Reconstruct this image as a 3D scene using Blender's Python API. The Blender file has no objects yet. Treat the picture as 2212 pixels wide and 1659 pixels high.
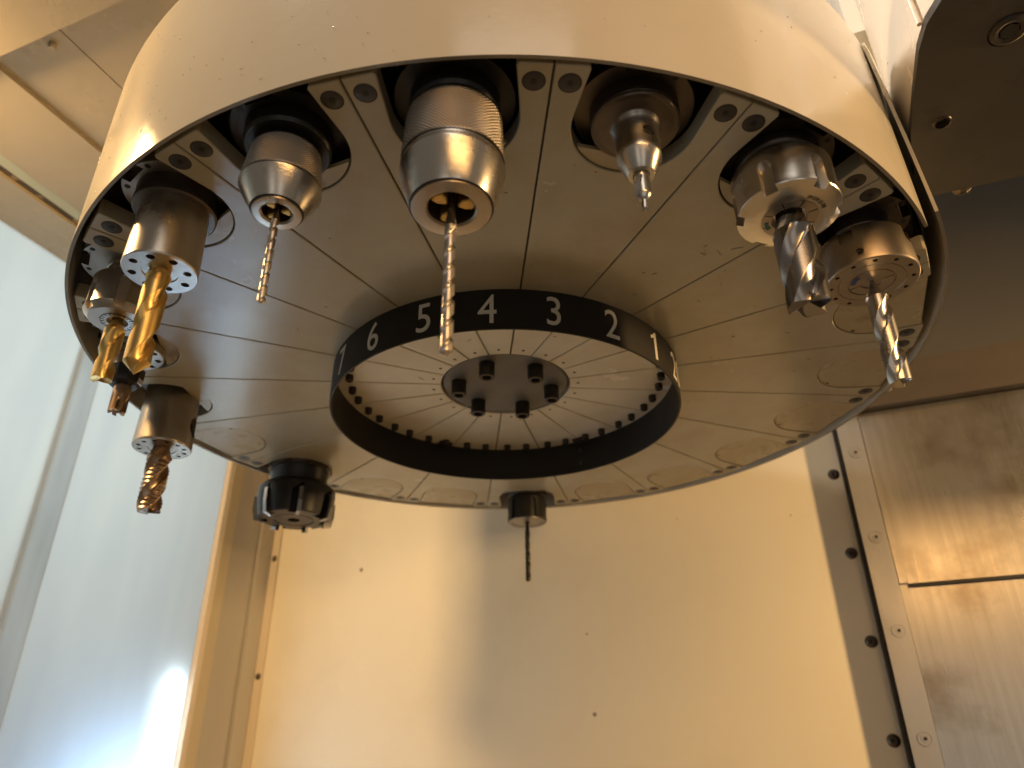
import bpy, bmesh, math, random
from math import sin, cos, pi, radians as R_, sqrt, atan2
from mathutils import Vector, Matrix

random.seed(7)
SC = bpy.context.scene
COL = SC.collection
K = 0.29                     # scene unit (radius of the rim screws) in metres

# ------------------------------------------------------------------ camera
cam_d = bpy.data.cameras.new('camera')
cam = bpy.data.objects.new('camera', cam_d)
COL.objects.link(cam)
SC.camera = cam
cam_d.sensor_width = 36.0
cam_d.lens = 36.0 * 1593.17 / 2212.0
cam_d.clip_start = 0.01
cam_d.clip_end = 60
CAMP = Vector((0.0176, -1.7731, -0.9205))
_p, _r = 0.4817, -0.0116
cam.location = CAMP * K
cam.rotation_mode = 'XYZ'
cam.matrix_world = (Matrix.Translation(CAMP * K) @ Matrix.Rotation(pi/2 + _p, 4, 'X') @ Matrix.Rotation(_r, 4, 'Z'))
cam_d.dof.use_dof = True
cam_d.dof.focus_distance = 1.42 * K
cam_d.dof.aperture_fstop = 9.0

SC.view_settings.view_transform = 'Standard'
SC.view_settings.look = 'None'
SC.view_settings.exposure = 0.0
SC.view_settings.gamma = 1.0
SC.render.engine = 'CYCLES'
SC.cycles.use_denoising = True
SC.cycles.max_bounces = 8
SC.cycles.diffuse_bounces = 5
SC.cycles.glossy_bounces = 5
SC.cycles.sample_clamp_indirect = 6.0
SC.cycles.caustics_reflective = False
SC.cycles.caustics_refractive = False

# ------------------------------------------------------------------ room frame
AZ = R_(21.3)
WX, WY = sin(AZ), cos(AZ)
UX, UY = cos(AZ), -sin(AZ)
def room(u, w, z): return (u*UX + w*WX, u*UY + w*WY, z)

# ------------------------------------------------------------------ world + lamps
world = bpy.data.worlds.new('World'); SC.world = world
world.use_nodes = True
world.node_tree.nodes['Background'].inputs[0].default_value = (1.0, 0.86, 0.68, 1)
world.node_tree.nodes['Background'].inputs[1].default_value = 0.14

def area(name, loc, target, sx, sy, power, color, spread=180):
    l = bpy.data.lights.new(name, 'AREA')
    l.shape = 'RECTANGLE'; l.size = sx*K; l.size_y = sy*K
    l.energy = power; l.color = color; l.spread = R_(spread)
    o = bpy.data.objects.new(name, l); COL.objects.link(o)
    a = Vector(loc)*K; b = Vector(target)*K
    o.location = a
    o.rotation_euler = (b-a).to_track_quat('-Z', 'Y').to_euler()
    return o
WARM = (1.0, 0.62, 0.26)
area('work_and_fill_lamp', room(-1.40, -1.20, 0.79), room(-0.90, 1.3, -0.45), 0.40, 0.22, 4.7, WARM, 175)
area('work_and_fill_lamp', room(3.0, -0.10, 0.06), room(-0.3, 1.3, -1.25), 0.12, 0.30, 3.5, WARM, 108)
area('work_and_fill_lamp', room(1.62, -2.3, 0.56), room(0.9, 1.3, -0.3), 1.5, 0.24, 1.3, (1.0, 0.53, 0.17))
area('work_and_fill_lamp', room(-1.0, -1.45, 2.7), room(1.0, -0.45, 0.45), 0.5, 0.4, 1.35, (1.0, 0.90, 0.78), 60)  # unseen lamp added to brighten the head's cream side and the cover
# daylight through the open door behind the photographer, and the workshop's ceiling light beyond it
DAY = (1.0, 0.94, 0.84)
area('doorway_daylight', (-0.75, -4.3, -1.1), (0, 0, -0.2), 0.9, 2.2, 0.33, DAY)
area('doorway_daylight', (0.95, -4.3, -1.1), (0, 0, -0.2), 0.9, 2.2, 0.33, DAY)
area('workshop_light', (0.2, -3.7, 2.5), (0, 0, 0), 1.5, 1.5, 1.15, DAY)
# lamps added behind the translucent side cladding for its glow and bright strip
area('cladding_backlight', room(-2.6, -0.20, 0.35), room(-1.77, -0.20, 0.35), 2.2, 1.8, 1.9, (0.88, 0.96, 1.0))
area('strip_backlight', room(-1.815, 0.815, -1.30), room(-1.77, 0.815, -1.30), 0.03, 1.42, 0.52, (0.72, 0.86, 1.0))
area('blue_backlight', room(-2.05, 0.62, -1.55), room(-1.77, 0.62, -1.55), 0.25, 1.3, 1.2, (0.40, 0.62, 1.0))

# ------------------------------------------------------------------ materials
def mat(name, col, rough=0.5, metal=0.0, col2=None, nscale=6.0, stretch=(1,1,1), mix=(0.35,0.7), bump=0.0, bscale=60.0,
        bstretch=None, rvar=0.08, spec=0.5, specks=None, speckcol=(0.05,0.035,0.02), coat=0.0, detail=5.0, scale3=None, col3=None, mix3=(0.5,0.75)):
    m = bpy.data.materials.new(name); m.use_nodes = True
    nt = m.node_tree; N = nt.nodes; L = nt.links
    b = N['Principled BSDF']
    b.inputs['Metallic'].default_value = metal
    b.inputs['Specular IOR Level'].default_value = spec
    b.inputs['Coat Weight'].default_value = coat
    b.inputs['Coat Roughness'].default_value = 0.15
    geo = N.new('ShaderNodeNewGeometry')
    def coords(st):
        v = N.new('ShaderNodeVectorMath'); v.operation = 'MULTIPLY'
        v.inputs[1].default_value = (st[0]/K, st[1]/K, st[2]/K)
        L.new(geo.outputs['Position'], v.inputs[0]); return v.outputs[0]
    def noise(st, sc, det=5.0):
        n = N.new('ShaderNodeTexNoise'); n.inputs['Scale'].default_value = sc; n.inputs['Detail'].default_value = det
        n.inputs['Roughness'].default_value = 0.6
        L.new(coords(st), n.inputs['Vector']); return n.outputs['Fac']
    def rng(sock, a, c, lo=0.0, hi=1.0):
        r = N.new('ShaderNodeMapRange'); r.inputs[1].default_value = a; r.inputs[2].default_value = c
        r.inputs[3].default_value = lo; r.inputs[4].default_value = hi
        L.new(sock, r.inputs[0]); return r.outputs[0]
    def mixc(f, a, c):
        x = N.new('ShaderNodeMix'); x.data_type = 'RGBA'
        L.new(f, x.inputs[0])
        for s, i in ((a, 6), (c, 7)):
            if isinstance(s, tuple): x.inputs[i].default_value = (*s[:3], 1)
            else: L.new(s, x.inputs[i])
        return x.outputs[2]
    n1 = noise(stretch, nscale, detail)
    cur = tuple(col)
    if col2: cur = mixc(rng(n1, *mix), tuple(col), tuple(col2))
    if col3: cur = mixc(rng(noise((1,1,1), scale3 or 2.0, 6), *mix3), cur, tuple(col3))
    if specks:
        sc, thr = specks
        v = N.new('ShaderNodeTexVoronoi'); v.inputs['Scale'].default_value = sc
        L.new(coords((1,1,1)), v.inputs['Vector'])
        w = N.new('ShaderNodeTexWhiteNoise'); L.new(v.outputs['Position'], w.inputs['Vector'])
        t = N.new('ShaderNodeMath'); t.operation = 'MULTIPLY'; t.inputs[1].default_value = thr
        pw = N.new('ShaderNodeMath'); pw.operation = 'POWER'; pw.inputs[1].default_value = 6.0
        L.new(w.outputs['Value'], pw.inputs[0]); L.new(pw.outputs[0], t.inputs[0])
        lt = N.new('ShaderNodeMath'); lt.operation = 'LESS_THAN'
        L.new(v.outputs['Distance'], lt.inputs[0]); L.new(t.outputs[0], lt.inputs[1])
        cur = mixc(lt.outputs[0], cur, tuple(speckcol))
    if isinstance(cur, tuple): b.inputs['Base Color'].default_value = (*cur[:3], 1)
    else: L.new(cur, b.inputs['Base Color'])
    L.new(rng(n1, 0.25, 0.75, max(0.02, rough-rvar), min(1, rough+rvar)), b.inputs['Roughness'])
    if bump:
        bn = N.new('ShaderNodeBump'); bn.inputs['Strength'].default_value = bump; bn.inputs['Distance'].default_value = 0.002*K
        L.new(noise(bstretch or (1,1,1), bscale, 4), bn.inputs['Height'])
        L.new(bn.outputs[0], b.inputs['Normal'])
    return m

M = {}
M['shroud'] = mat('cream_enamel', (0.74,0.672,0.545), 0.15, 0, (0.70,0.63,0.50), 3, bump=0.22, bscale=26, rvar=0.05, specks=(26,0.10), speckcol=(0.85,0.80,0.72))  # pale specks paint the glints of coolant drops into the colour
M['sheet_edge'] = mat('shaded_sheet_edge', (0.28,0.24,0.18), 0.5, 0.2)  # dark tone paints the shade on the lip's underside; swarf shares it
M['cavity'] = mat('dark_oily_steel', (0.035,0.028,0.025), 0.5, 0.2, (0.05,0.04,0.035), 8)
M['plate'] = mat('beige_enamel', (0.50,0.44,0.315), 0.24, 0, (0.465,0.40,0.28), 5, bump=0.10, bscale=140, rvar=0.05, specks=(30,0.05), speckcol=(0.10,0.07,0.04), col3=(0.43,0.36,0.235), scale3=3)
def clean_inside(m, rad, tint):
    # the disc inside the number ring is clean, outside it carries a brownish oil film
    nt = m.node_tree; N = nt.nodes; L = nt.links
    b = N['Principled BSDF']; src = b.inputs['Base Color'].links[0].from_socket
    geo = N.new('ShaderNodeNewGeometry'); v = N.new('ShaderNodeVectorMath'); v.operation = 'MULTIPLY'; v.inputs[1].default_value = (1,1,0)
    L.new(geo.outputs['Position'], v.inputs[0])
    ln = N.new('ShaderNodeVectorMath'); ln.operation = 'LENGTH'; L.new(v.outputs[0], ln.inputs[0])
    r = N.new('ShaderNodeMapRange'); r.inputs[1].default_value = rad*K*0.985; r.inputs[2].default_value = rad*K
    L.new(ln.outputs['Value'], r.inputs[0])
    x = N.new('ShaderNodeMix'); x.data_type = 'RGBA'; x.blend_type = 'MULTIPLY'
    L.new(r.outputs[0], x.inputs[0]); L.new(src, x.inputs[6]); x.inputs[7].default_value = (*tint, 1)
    L.new(x.outputs[2], b.inputs['Base Color'])
M['plate'] = mat('beige_enamel', (0.66,0.60,0.46), 0.24, 0, (0.62,0.55,0.41), 5, bump=0.10, bscale=140, rvar=0.05, spec=0.75, specks=(30,0.05), speckcol=(0.10,0.07,0.04), col3=(0.56,0.48,0.33), scale3=4, mix3=(0.45,0.7))
clean_inside(M['plate'], 0.452, (0.695,0.665,0.605))
M['cover'] = mat('stained_cover', (0.46,0.38,0.235), 0.3, 0, (0.40,0.31,0.165), 9, bump=0.25, bscale=30, rvar=0.1, col3=(0.24,0.16,0.07), scale3=14, mix3=(0.60,0.74))
M['ring'] = mat('black_anodised', (0.016,0.014,0.013), 0.5, 0, (0.018,0.015,0.013), 10, rvar=0.06, spec=0.3)
M['numeral'] = mat('white_numeral', (0.72,0.68,0.60), 0.5, 0, (0.6,0.55,0.45), 20)
M['hub'] = mat('grey_hub', (0.16,0.15,0.125), 0.5, 0.3, (0.13,0.12,0.10), 6)
M['bolt'] = mat('black_oxide', (0.030,0.025,0.022), 0.38, 0.4, (0.05,0.04,0.03), 40)
M['screw'] = mat('grey_oxide', (0.050,0.044,0.040), 0.45, 0.3, (0.038,0.033,0.030), 60)
M['socket'] = mat('socket_black', (0.008,0.007,0.006), 0.6)
M['hole'] = mat('hole_brown', (0.03,0.02,0.012), 0.7)
TURN = (0.3,0.3,26)
M['steel'] = mat('turned_steel', (0.66,0.62,0.57), 0.25, 1, (0.56,0.52,0.47), 5, bump=0.12, bscale=40, bstretch=(0.5,0.5,20), rvar=0.06, col3=(0.36,0.31,0.25), scale3=18, mix3=(0.58,0.8))
M['steel_satin'] = mat('satin_steel', (0.56,0.51,0.45), 0.31, 1, (0.47,0.42,0.36), 7, bump=0.12, bscale=40, bstretch=(0.5,0.5,20), rvar=0.05, col3=(0.34,0.28,0.22), scale3=16, mix3=(0.58,0.8))
M['steel_matt'] = mat('matt_steel', (0.42,0.38,0.34), 0.38, 1, (0.33,0.29,0.25), 6, bump=0.15, bscale=40, bstretch=(0.5,0.5,20))
M['steel_old'] = mat('brownish_steel', (0.46,0.40,0.33), 0.33, 1, (0.34,0.28,0.22), 7, rvar=0.08, bump=0.1, bscale=50)
M['steel_dark'] = mat('dark_oiled_steel', (0.09,0.075,0.065), 0.36, 0.85, (0.14,0.115,0.09), 8)
M['steel_black'] = mat('blackened_steel', (0.022,0.021,0.022), 0.36, 0.5, (0.035,0.032,0.030), 10)
M['knurl'] = mat('knurled_steel', (0.36,0.32,0.28), 0.34, 1, (0.30,0.26,0.22), 10)
M['carbide'] = mat('polished_carbide', (0.62,0.59,0.55), 0.27, 1, (0.48,0.45,0.42), 9, rvar=0.05)
M['carbide_dark'] = mat('grey_carbide', (0.38,0.365,0.36), 0.24, 1, (0.28,0.265,0.26), 9)
M['hss'] = mat('bright_drill_steel', (0.58,0.54,0.49), 0.34, 1, (0.5,0.45,0.4), 30)
M['gold'] = mat('gold_coating', (0.78,0.56,0.22), 0.33, 1, (0.62,0.41,0.14), 14, rvar=0.08)
M['brass'] = mat('worn_brass_jaw', (0.66,0.42,0.13), 0.38, 0.9, (0.40,0.24,0.07), 40)
M['bronze'] = mat('bronze_coating', (0.42,0.31,0.22), 0.31, 1, (0.30,0.20,0.13), 14)
M['blackdrill'] = mat('black_drill', (0.03,0.026,0.022), 0.3, 0.7)
M['rubber'] = mat('green_seal', (0.02,0.12,0.09), 0.5)
M['blue'] = mat('blue_seal', (0.01,0.05,0.22), 0.5)
M['ink'] = mat('etched_ink', (0.02,0.017,0.014), 0.6)
M['wall'] = mat('cream_wall_paint', (0.71,0.655,0.53), 0.42, 0, (0.69,0.63,0.50), 2, rvar=0.06, col3=(0.60,0.545,0.425), scale3=1.3, mix3=(0.48,0.85), specks=(7,0.075), speckcol=(0.22,0.15,0.09), bump=0.05, bscale=50)
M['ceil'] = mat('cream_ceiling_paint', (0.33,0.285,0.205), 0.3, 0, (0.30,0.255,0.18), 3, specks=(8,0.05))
M['column'] = mat('tan_column_paint', (0.58,0.50,0.39), 0.38, 0, (0.54,0.46,0.35), 4, (1,1,0.2))
M['column_grey'] = mat('grey_column_paint', (0.42,0.39,0.34), 0.4, 0, (0.385,0.35,0.30), 4, (1,1,0.2))
M['column_olive'] = mat('olive_column_paint', (0.50,0.425,0.29), 0.4, 0, (0.46,0.385,0.25), 4, (1,1,0.2))
M['gasket'] = mat('dirty_gasket', (0.06,0.045,0.03), 0.8, 0, (0.32,0.24,0.15), 22, mix=(0.56,0.72))
M['greenish'] = mat('faded_green_paint', (0.36,0.38,0.29), 0.5)
M['stainless'] = mat('brushed_stainless', (0.54,0.52,0.485), 0.29, 1, (0.44,0.415,0.38), 36, (1.4,1.4,0.07), bump=0.30, bscale=70, bstretch=(1,1,0.12), rvar=0.025, col3=(0.31,0.265,0.21), scale3=4.0, mix3=(0.5,0.72), specks=(16,0.06))
M['rail'] = mat('dull_aluminium', (0.45,0.44,0.43), 0.40, 0.9, (0.38,0.37,0.355), 12, (1,1,0.3), specks=(30,0.06))
M['lintel'] = mat('brown_oiled_steel', (0.09,0.07,0.05), 0.45, 0.3, (0.07,0.052,0.036), 4)
M['upper'] = mat('grey_brown_sheet', (0.088,0.080,0.068), 0.4, 0.2, (0.075,0.067,0.056), 3)
M['head_dark'] = mat('blackened_head_plate', (0.042,0.040,0.040), 0.5, 0.2, (0.058,0.054,0.050), 5, rvar=0.1, col3=(0.03,0.024,0.018), scale3=9, mix3=(0.55,0.7))
M['head_paint'] = mat('head_cream_paint', (0.80,0.74,0.66), 0.25, 0, (0.77,0.70,0.60), 3, specks=(22,0.11), speckcol=(0.10,0.07,0.04), bump=0.06, bscale=60)
M['floor'] = mat('chip_strewn_table', (0.28,0.25,0.20), 0.5, 0.0, (0.22,0.195,0.155), 5)
M['trim'] = mat('worn_aluminium_trim', (0.36,0.37,0.37), 0.5, 0.0, (0.26,0.27,0.27), 16, (1,1,0.15), mix=(0.4,0.6))

def backlit_mat(nm, mul):  # translucent, so added lamps behind give the satin sheet its brightness
    m = bpy.data.materials.new(nm); m.use_nodes = True
    nt = m.node_tree; N = nt.nodes; L = nt.links
    out = N['Material Output']; N.remove(N['Principled BSDF'])
    tr = N.new('ShaderNodeBsdfTranslucent'); tr.inputs[0].default_value = (0.84,0.86,0.83,1)
    gl = N.new('ShaderNodeBsdfGlossy'); gl.inputs[0].default_value = (0.8,0.8,0.8,1); gl.inputs['Roughness'].default_value = 0.35
    geo = N.new('ShaderNodeNewGeometry')
    v = N.new('ShaderNodeVectorMath'); v.operation = 'MULTIPLY'; v.inputs[1].default_value = (3/K, 3/K, 0.5/K)
    L.new(geo.outputs['Position'], v.inputs[0])
    n = N.new('ShaderNodeTexNoise'); n.inputs['Scale'].default_value = 3; n.inputs['Detail'].default_value = 6
    L.new(v.outputs[0], n.inputs['Vector'])
    r = N.new('ShaderNodeMapRange'); r.inputs[1].default_value=0.3; r.inputs[2].default_value=0.7; r.inputs[3].default_value=0.28; r.inputs[4].default_value=0.45
    L.new(n.outputs['Fac'], r.inputs[0]); L.new(r.outputs[0], gl.inputs['Roughness'])
    vo = N.new('ShaderNodeTexVoronoi'); vo.inputs['Scale'].default_value = 9/K
    L.new(geo.outputs['Position'], vo.inputs['Vector'])
    w = N.new('ShaderNodeTexWhiteNoise'); L.new(vo.outputs['Position'], w.inputs['Vector'])
    pw = N.new('ShaderNodeMath'); pw.operation='POWER'; pw.inputs[1].default_value=6; L.new(w.outputs['Value'], pw.inputs[0])
    t = N.new('ShaderNodeMath'); t.operation='MULTIPLY'; t.inputs[1].default_value=0.06; L.new(pw.outputs[0], t.inputs[0])
    lt = N.new('ShaderNodeMath'); lt.operation='LESS_THAN'; L.new(vo.outputs['Distance'], lt.inputs[0]); L.new(t.outputs[0], lt.inputs[1])
    x = N.new('ShaderNodeMix'); x.data_type='RGBA'; L.new(lt.outputs[0], x.inputs[0])
    pass; x.inputs[7].default_value=(0.30,0.26,0.22,1)
    fm = N.new('ShaderNodeMix'); fm.data_type='RGBA'; fr = N.new('ShaderNodeMapRange'); fr.inputs[1].default_value=0.35; fr.inputs[2].default_value=0.75
    L.new(n.outputs['Fac'], fr.inputs[0]); L.new(fr.outputs[0], fm.inputs[0]); fm.inputs[6].default_value=(0.84*mul,0.86*mul,0.83*mul,1); fm.inputs[7].default_value=(0.78*mul*mul,0.81*mul*mul,0.80*mul*mul,1); L.new(fm.outputs[2], x.inputs[6])
    L.new(x.outputs[2], tr.inputs[0])
    mx = N.new('ShaderNodeMixShader'); mx.inputs[0].default_value = 0.12
    L.new(tr.outputs[0], mx.inputs[1]); L.new(gl.outputs[0], mx.inputs[2]); L.new(mx.outputs[0], out.inputs[0])
    return m
M['cladding'] = backlit_mat('backlit_satin_sheet', 1.0)
M['cladding_smear'] = backlit_mat('backlit_smeared_sheet', 0.86)
M['cladding_seam'] = backlit_mat('cladding_seam', 0.84)

# ------------------------------------------------------------------ mesh helpers (all in scene units, scaled by K at link time)
class G:
    def __init__(s): s.v = []; s.f = []
    def add(s, v, f):
        o = len(s.v); s.v += [tuple(p) for p in v]; s.f += [tuple(i+o for i in q) for q in f]; return s
    def move(s, dx=0, dy=0, dz=0):
        s.v = [(x+dx, y+dy, z+dz) for x, y, z in s.v]; return s
    def xf(s, fn): s.v = [fn(*p) for p in s.v]; return s

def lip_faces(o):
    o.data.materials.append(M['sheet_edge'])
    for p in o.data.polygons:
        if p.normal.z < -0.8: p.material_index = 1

def mesh_of(g, name, mats, smooth=32):
    me = bpy.data.meshes.new(name)
    me.from_pydata([(x*K, y*K, z*K) for x, y, z in g.v], [], g.f)
    bm = bmesh.new(); bm.from_mesh(me)
    bmesh.ops.recalc_face_normals(bm, faces=bm.faces)
    bm.to_mesh(me); bm.free()
    if not isinstance(mats, (list, tuple)): mats = [mats]
    for m in mats: me.materials.append(m)
    if smooth:
        me.polygons.foreach_set('use_smooth', [True]*len(me.polygons))
        me.set_sharp_from_angle(angle=R_(smooth))
    me.update()
    return me

def link(name, me, parent=None, loc=(0,0,0), rz=0.0):
    o = bpy.data.objects.new(name, me); COL.objects.link(o)
    o.location = Vector(loc)*K; o.rotation_euler = (0,0,rz)
    if parent: o.parent = parent
    return o
def obj(name, g, m, parent=None, loc=(0,0,0), rz=0.0, smooth=32):
    return link(name, mesh_of(g, name, m, smooth), parent, loc, rz)
def empty(name, loc=(0,0,0), rz=0.0):
    o = bpy.data.objects.new(name, None); COL.objects.link(o)
    o.empty_display_size = 0.02; o.location = Vector(loc)*K; o.rotation_euler = (0,0,rz); return o
def tag(o, label=None, cat=None, group=None, kind=None):
    for k, v in (('label', label), ('category', cat), ('group', group), ('kind', kind)):
        if v: o[k] = v
    return o
def pol(r, a, z=0.0): return (r*sin(a), -r*cos(a), z)

def lathe(prof, seg=72, a0=0.0, a1=2*pi, rfun=None):
    """prof: (r,z) list; r==0 ends closed with a point"""
    g = G(); full = abs(a1-a0-2*pi) < 1e-6
    n = seg if full else seg+1
    rings = []; V = []; F = []
    for r, z in prof:
        if r <= 1e-9: rings.append([len(V)]); V.append((0,0,z)); continue
        row = []
        for i in range(n):
            a = a0 + (a1-a0)*i/seg
            rr = rfun(r, z, a) if rfun else r
            row.append(len(V)); V.append(pol(rr, a, z))
        rings.append(row)
    for A, B in zip(rings, rings[1:]):
        m = n if full else n-1
        if len(A) == 1 and len(B) == 1: continue
        for i in range(m):
            j = (i+1) % n
            if len(A) == 1: F.append((A[0], B[i], B[j]))
            elif len(B) == 1: F.append((A[i], A[j], B[0]))
            else: F.append((A[i], A[j], B[j], B[i]))
    return g.add(V, F)

def prism(pts, z0, z1, ch=0.0):
    """closed polygon prism; z0 is the lower face, optionally chamfered inward by ch (polygon given counter-clockwise)"""
    g = G(); n = len(pts)
    if ch:
        low = []
        for i in range(n):
            p0, p1, p2 = Vector(pts[i-1][:2]), Vector(pts[i][:2]), Vector(pts[(i+1) % n][:2])
            d1 = (p1-p0).normalized(); d2 = (p2-p1).normalized()
            n1 = Vector((-d1.y, d1.x)); n2 = Vector((-d2.y, d2.x)); b = (n1+n2)
            b = b / max(0.35, b.length_squared/2) if b.length > 1e-6 else n1
            q = p1 + b*ch; low.append((q.x, q.y))
        V = [(x,y,z0) for x,y in low] + [(x,y,z0+ch) for x,y in pts] + [(x,y,z1) for x,y in pts]
        F = [tuple(range(n-1,-1,-1)), tuple(range(2*n,3*n))]
        for i in range(n):
            j = (i+1) % n
            F += [(i,j,n+j,n+i), (n+i,n+j,2*n+j,2*n+i)]
    else:
        V = [(x,y,z0) for x,y in pts] + [(x,y,z1) for x,y in pts]
        F = [tuple(range(n-1,-1,-1)), tuple(range(n,2*n))]
        for i in range(n):
            j = (i+1) % n; F.append((i,j,n+j,n+i))
    return g.add(V, F)

def box(x0,x1,y0,y1,z0,z1): return prism([(x0,y0),(x1,y0),(x1,y1),(x0,y1)], z0, z1)
def rbox(u0,u1,w0,w1,z0,z1):
    pts = [room(u,w,0)[:2] for u,w in ((u0,w0),(u1,w0),(u1,w1),(u0,w1))]
    return prism(pts, z0, z1)
def circ(r, n=32, cx=0, cy=0, a0=0.0): return [(cx + r*cos(a0+2*pi*i/n), cy + r*sin(a0+2*pi*i/n)) for i in range(n)]

def temp(g):
    return bpy.data.objects.new('cutter', mesh_of(g, 'cutter', [], 0))
def cut(base, cutters, name, mats, smooth=32):
    """base minus cutters, by an exact boolean"""
    a = bpy.data.objects.new('base', mesh_of(base, name, mats, 0)); COL.objects.link(a)
    tmp = []
    for c in cutters:
        b = temp(c); COL.objects.link(b); tmp.append(b)
        md = a.modifiers.new('cut', 'BOOLEAN'); md.operation = 'DIFFERENCE'; md.object = b; md.solver = 'EXACT'
    dg = bpy.context.evaluated_depsgraph_get(); dg.update()
    me = bpy.data.meshes.new_from_object(a.evaluated_get(dg)); me.name = name
    for b in tmp: bpy.data.objects.remove(b)
    bpy.data.objects.remove(a)
    if smooth:
        me.polygons.foreach_set('use_smooth', [True]*len(me.polygons)); me.set_sharp_from_angle(angle=R_(smooth))
    return me

def hexa(r, z0, z1, cx=0, cy=0, a0=0.0): return prism(circ(r, 6, cx, cy, a0), z0, z1)

# ------------------------------------------------------------------ text
def text_geo(s, h, bold=0.0, xs=1.0, depth=0.001):
    """flat text in x (centred) / y (0..h), returned as G with thickness; y is up"""
    c = bpy.data.curves.new('t', 'FONT'); c.body = s; c.size = 1.0; c.offset = bold; c.align_x = 'CENTER'
    c.resolution_u = 5; c.fill_mode = 'FRONT' if hasattr(c, 'fill_mode') else c.fill_mode
    o = bpy.data.objects.new('t', c); COL.objects.link(o)
    dg = bpy.context.evaluated_depsgraph_get()
    me = bpy.data.meshes.new_from_object(o.evaluated_get(dg))
    bm = bmesh.new(); bm.from_mesh(me); bmesh.ops.remove_doubles(bm, verts=bm.verts, dist=1e-5)
    bmesh.ops.triangulate(bm, faces=bm.faces); bm.verts.ensure_lookup_table()
    ys = [v.co.y for v in bm.verts]; xs_ = [v.co.x for v in bm.verts]
    y0, y1 = min(ys), max(ys); cx = (min(xs_)+max(xs_))/2
    k = h/(y1-y0)
    V = [((v.co.x-cx)*k*xs, (v.co.y-y0)*k, 0.0) for v in bm.verts]
    F = [tuple(v.index for v in f.verts) for f in bm.faces]
    be = [(e.verts[0].index, e.verts[1].index) for e in bm.edges if len(e.link_faces) == 1]
    n = len(V)
    V2 = V + [(x, y, depth) for x, y, z in V]
    F2 = F + [tuple(i+n for i in f) for f in F] + [(a, b, b+n, a+n) for a, b in be]
    bm.free(); bpy.data.objects.remove(o); bpy.data.curves.remove(c); bpy.data.meshes.remove(me)
    return G().add(V2, F2)

# ================================================================== THE SETTING
def structure(name, g, m, label=None, smooth=32):
    o = obj(name, g, m, smooth=smooth); tag(o, label, None, None, 'structure'); return o
DW = 1.3
back = structure('back_wall', rbox(-1.77, 2.9, DW, DW+0.04, -2.6, 2.2), M['wall'])
floor = structure('floor', rbox(-2.4, 2.9, -3.0, DW+0.04, -1.96, -1.90), M['floor'])
# ceiling: long panels running away from the camera, stepped like folded sheet
ceil = tag(empty('ceiling'), kind='structure')
def cpanel(u0, u1, z, m, w0=-0.881, w1=DW-0.002, th=0.03, name='panel'):
    return obj(name, rbox(u0, u1, w0, w1, z, z+th), M[m], ceil)
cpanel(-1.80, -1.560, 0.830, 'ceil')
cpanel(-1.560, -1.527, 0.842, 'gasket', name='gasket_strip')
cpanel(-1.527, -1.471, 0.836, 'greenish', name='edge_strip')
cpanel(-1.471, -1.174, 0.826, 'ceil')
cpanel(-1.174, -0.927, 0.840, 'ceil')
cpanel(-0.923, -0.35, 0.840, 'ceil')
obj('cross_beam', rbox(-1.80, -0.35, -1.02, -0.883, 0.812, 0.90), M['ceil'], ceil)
obj('screw', lathe([(0,0.822),(0.006,0.822),(0.010,0.828),(0.011,0.842)], 16), M['ceil'], ceil, room(-0.978,-0.845,0))

# ------------------------------------------------------------------ screws on the wall and the rail
def pan_screw_mesh(dark):
    # round-head socket screw, head towards -Y in its own frame
    g = lathe([(0.0055,0.0),(0.0055,0.006),(0.010,0.0085),(0.0165,0.005),(0.021,0.0),(0.021,-0.004)], 28)
    g.add(*(lambda q: (q.v, q.f))(lathe([(0,0.0015),(0.0056,0.0015)], 12)))
    g.xf(lambda x, y, z: (x, -z, y))
    return mesh_of(g, 'screw', M['steel_dark'] if dark else M['rail'])
MS_D, MS_L = pan_screw_mesh(True), pan_screw_mesh(False)
SOCK = mesh_of(hexa(0.0058, 0, 0.0025).xf(lambda x,y,z: (x,-z-0.0062,y)), 'socket', M['socket'])
def wscrew(u, z, w, me, parent):
    o = link('screw', me, parent, room(u, w, z), -AZ)
    s = link('socket', SOCK, o)
    return o
for z in (0.072, -0.233, -0.541, -0.850, -1.16): wscrew(0.835, z, DW-0.001, MS_D, back)

# left corner column: folded tan profile between side cladding and wall
col = tag(empty('corner_column', room(-1.77, 1.1, -2.6)), 'tan folded sheet column filling the corner left of the cream wall', 'column')
def cpart(name, g, m):
    o = obj(name, g, m); o.parent = col; o.location = -col.location; return o
cpart('edge_lip', rbox(-1.80, -1.742, 0.888, 0.918, -2.6, 0.826), M['column'])
cpart('front_strip', rbox(-1.80, -1.762, 0.920, 0.998, -2.6, 0.826), M['column_olive'])
cpart('recess_strip', rbox(-1.80, -1.785, 1.0, 1.195, -2.6, 0.826), M['column_grey'])
cpart('inner_strip', rbox(-1.80, -1.768, 1.197, DW-0.014, -2.6, 0.826), M['column_grey'])
fl = cpart('wall_flange', rbox(-1.80, -1.728, DW-0.012, DW-0.002, -2.6, 0.826), M['column'])
for z in (0.62, 0.011, -0.531, -1.07):
    o = wscrew(-1.748, z, DW-0.012, MS_D, col); o.location = Vector(room(-1.748, DW-0.012, z))*K - col.location
    o.scale = (0.7,0.7,0.7)

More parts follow.
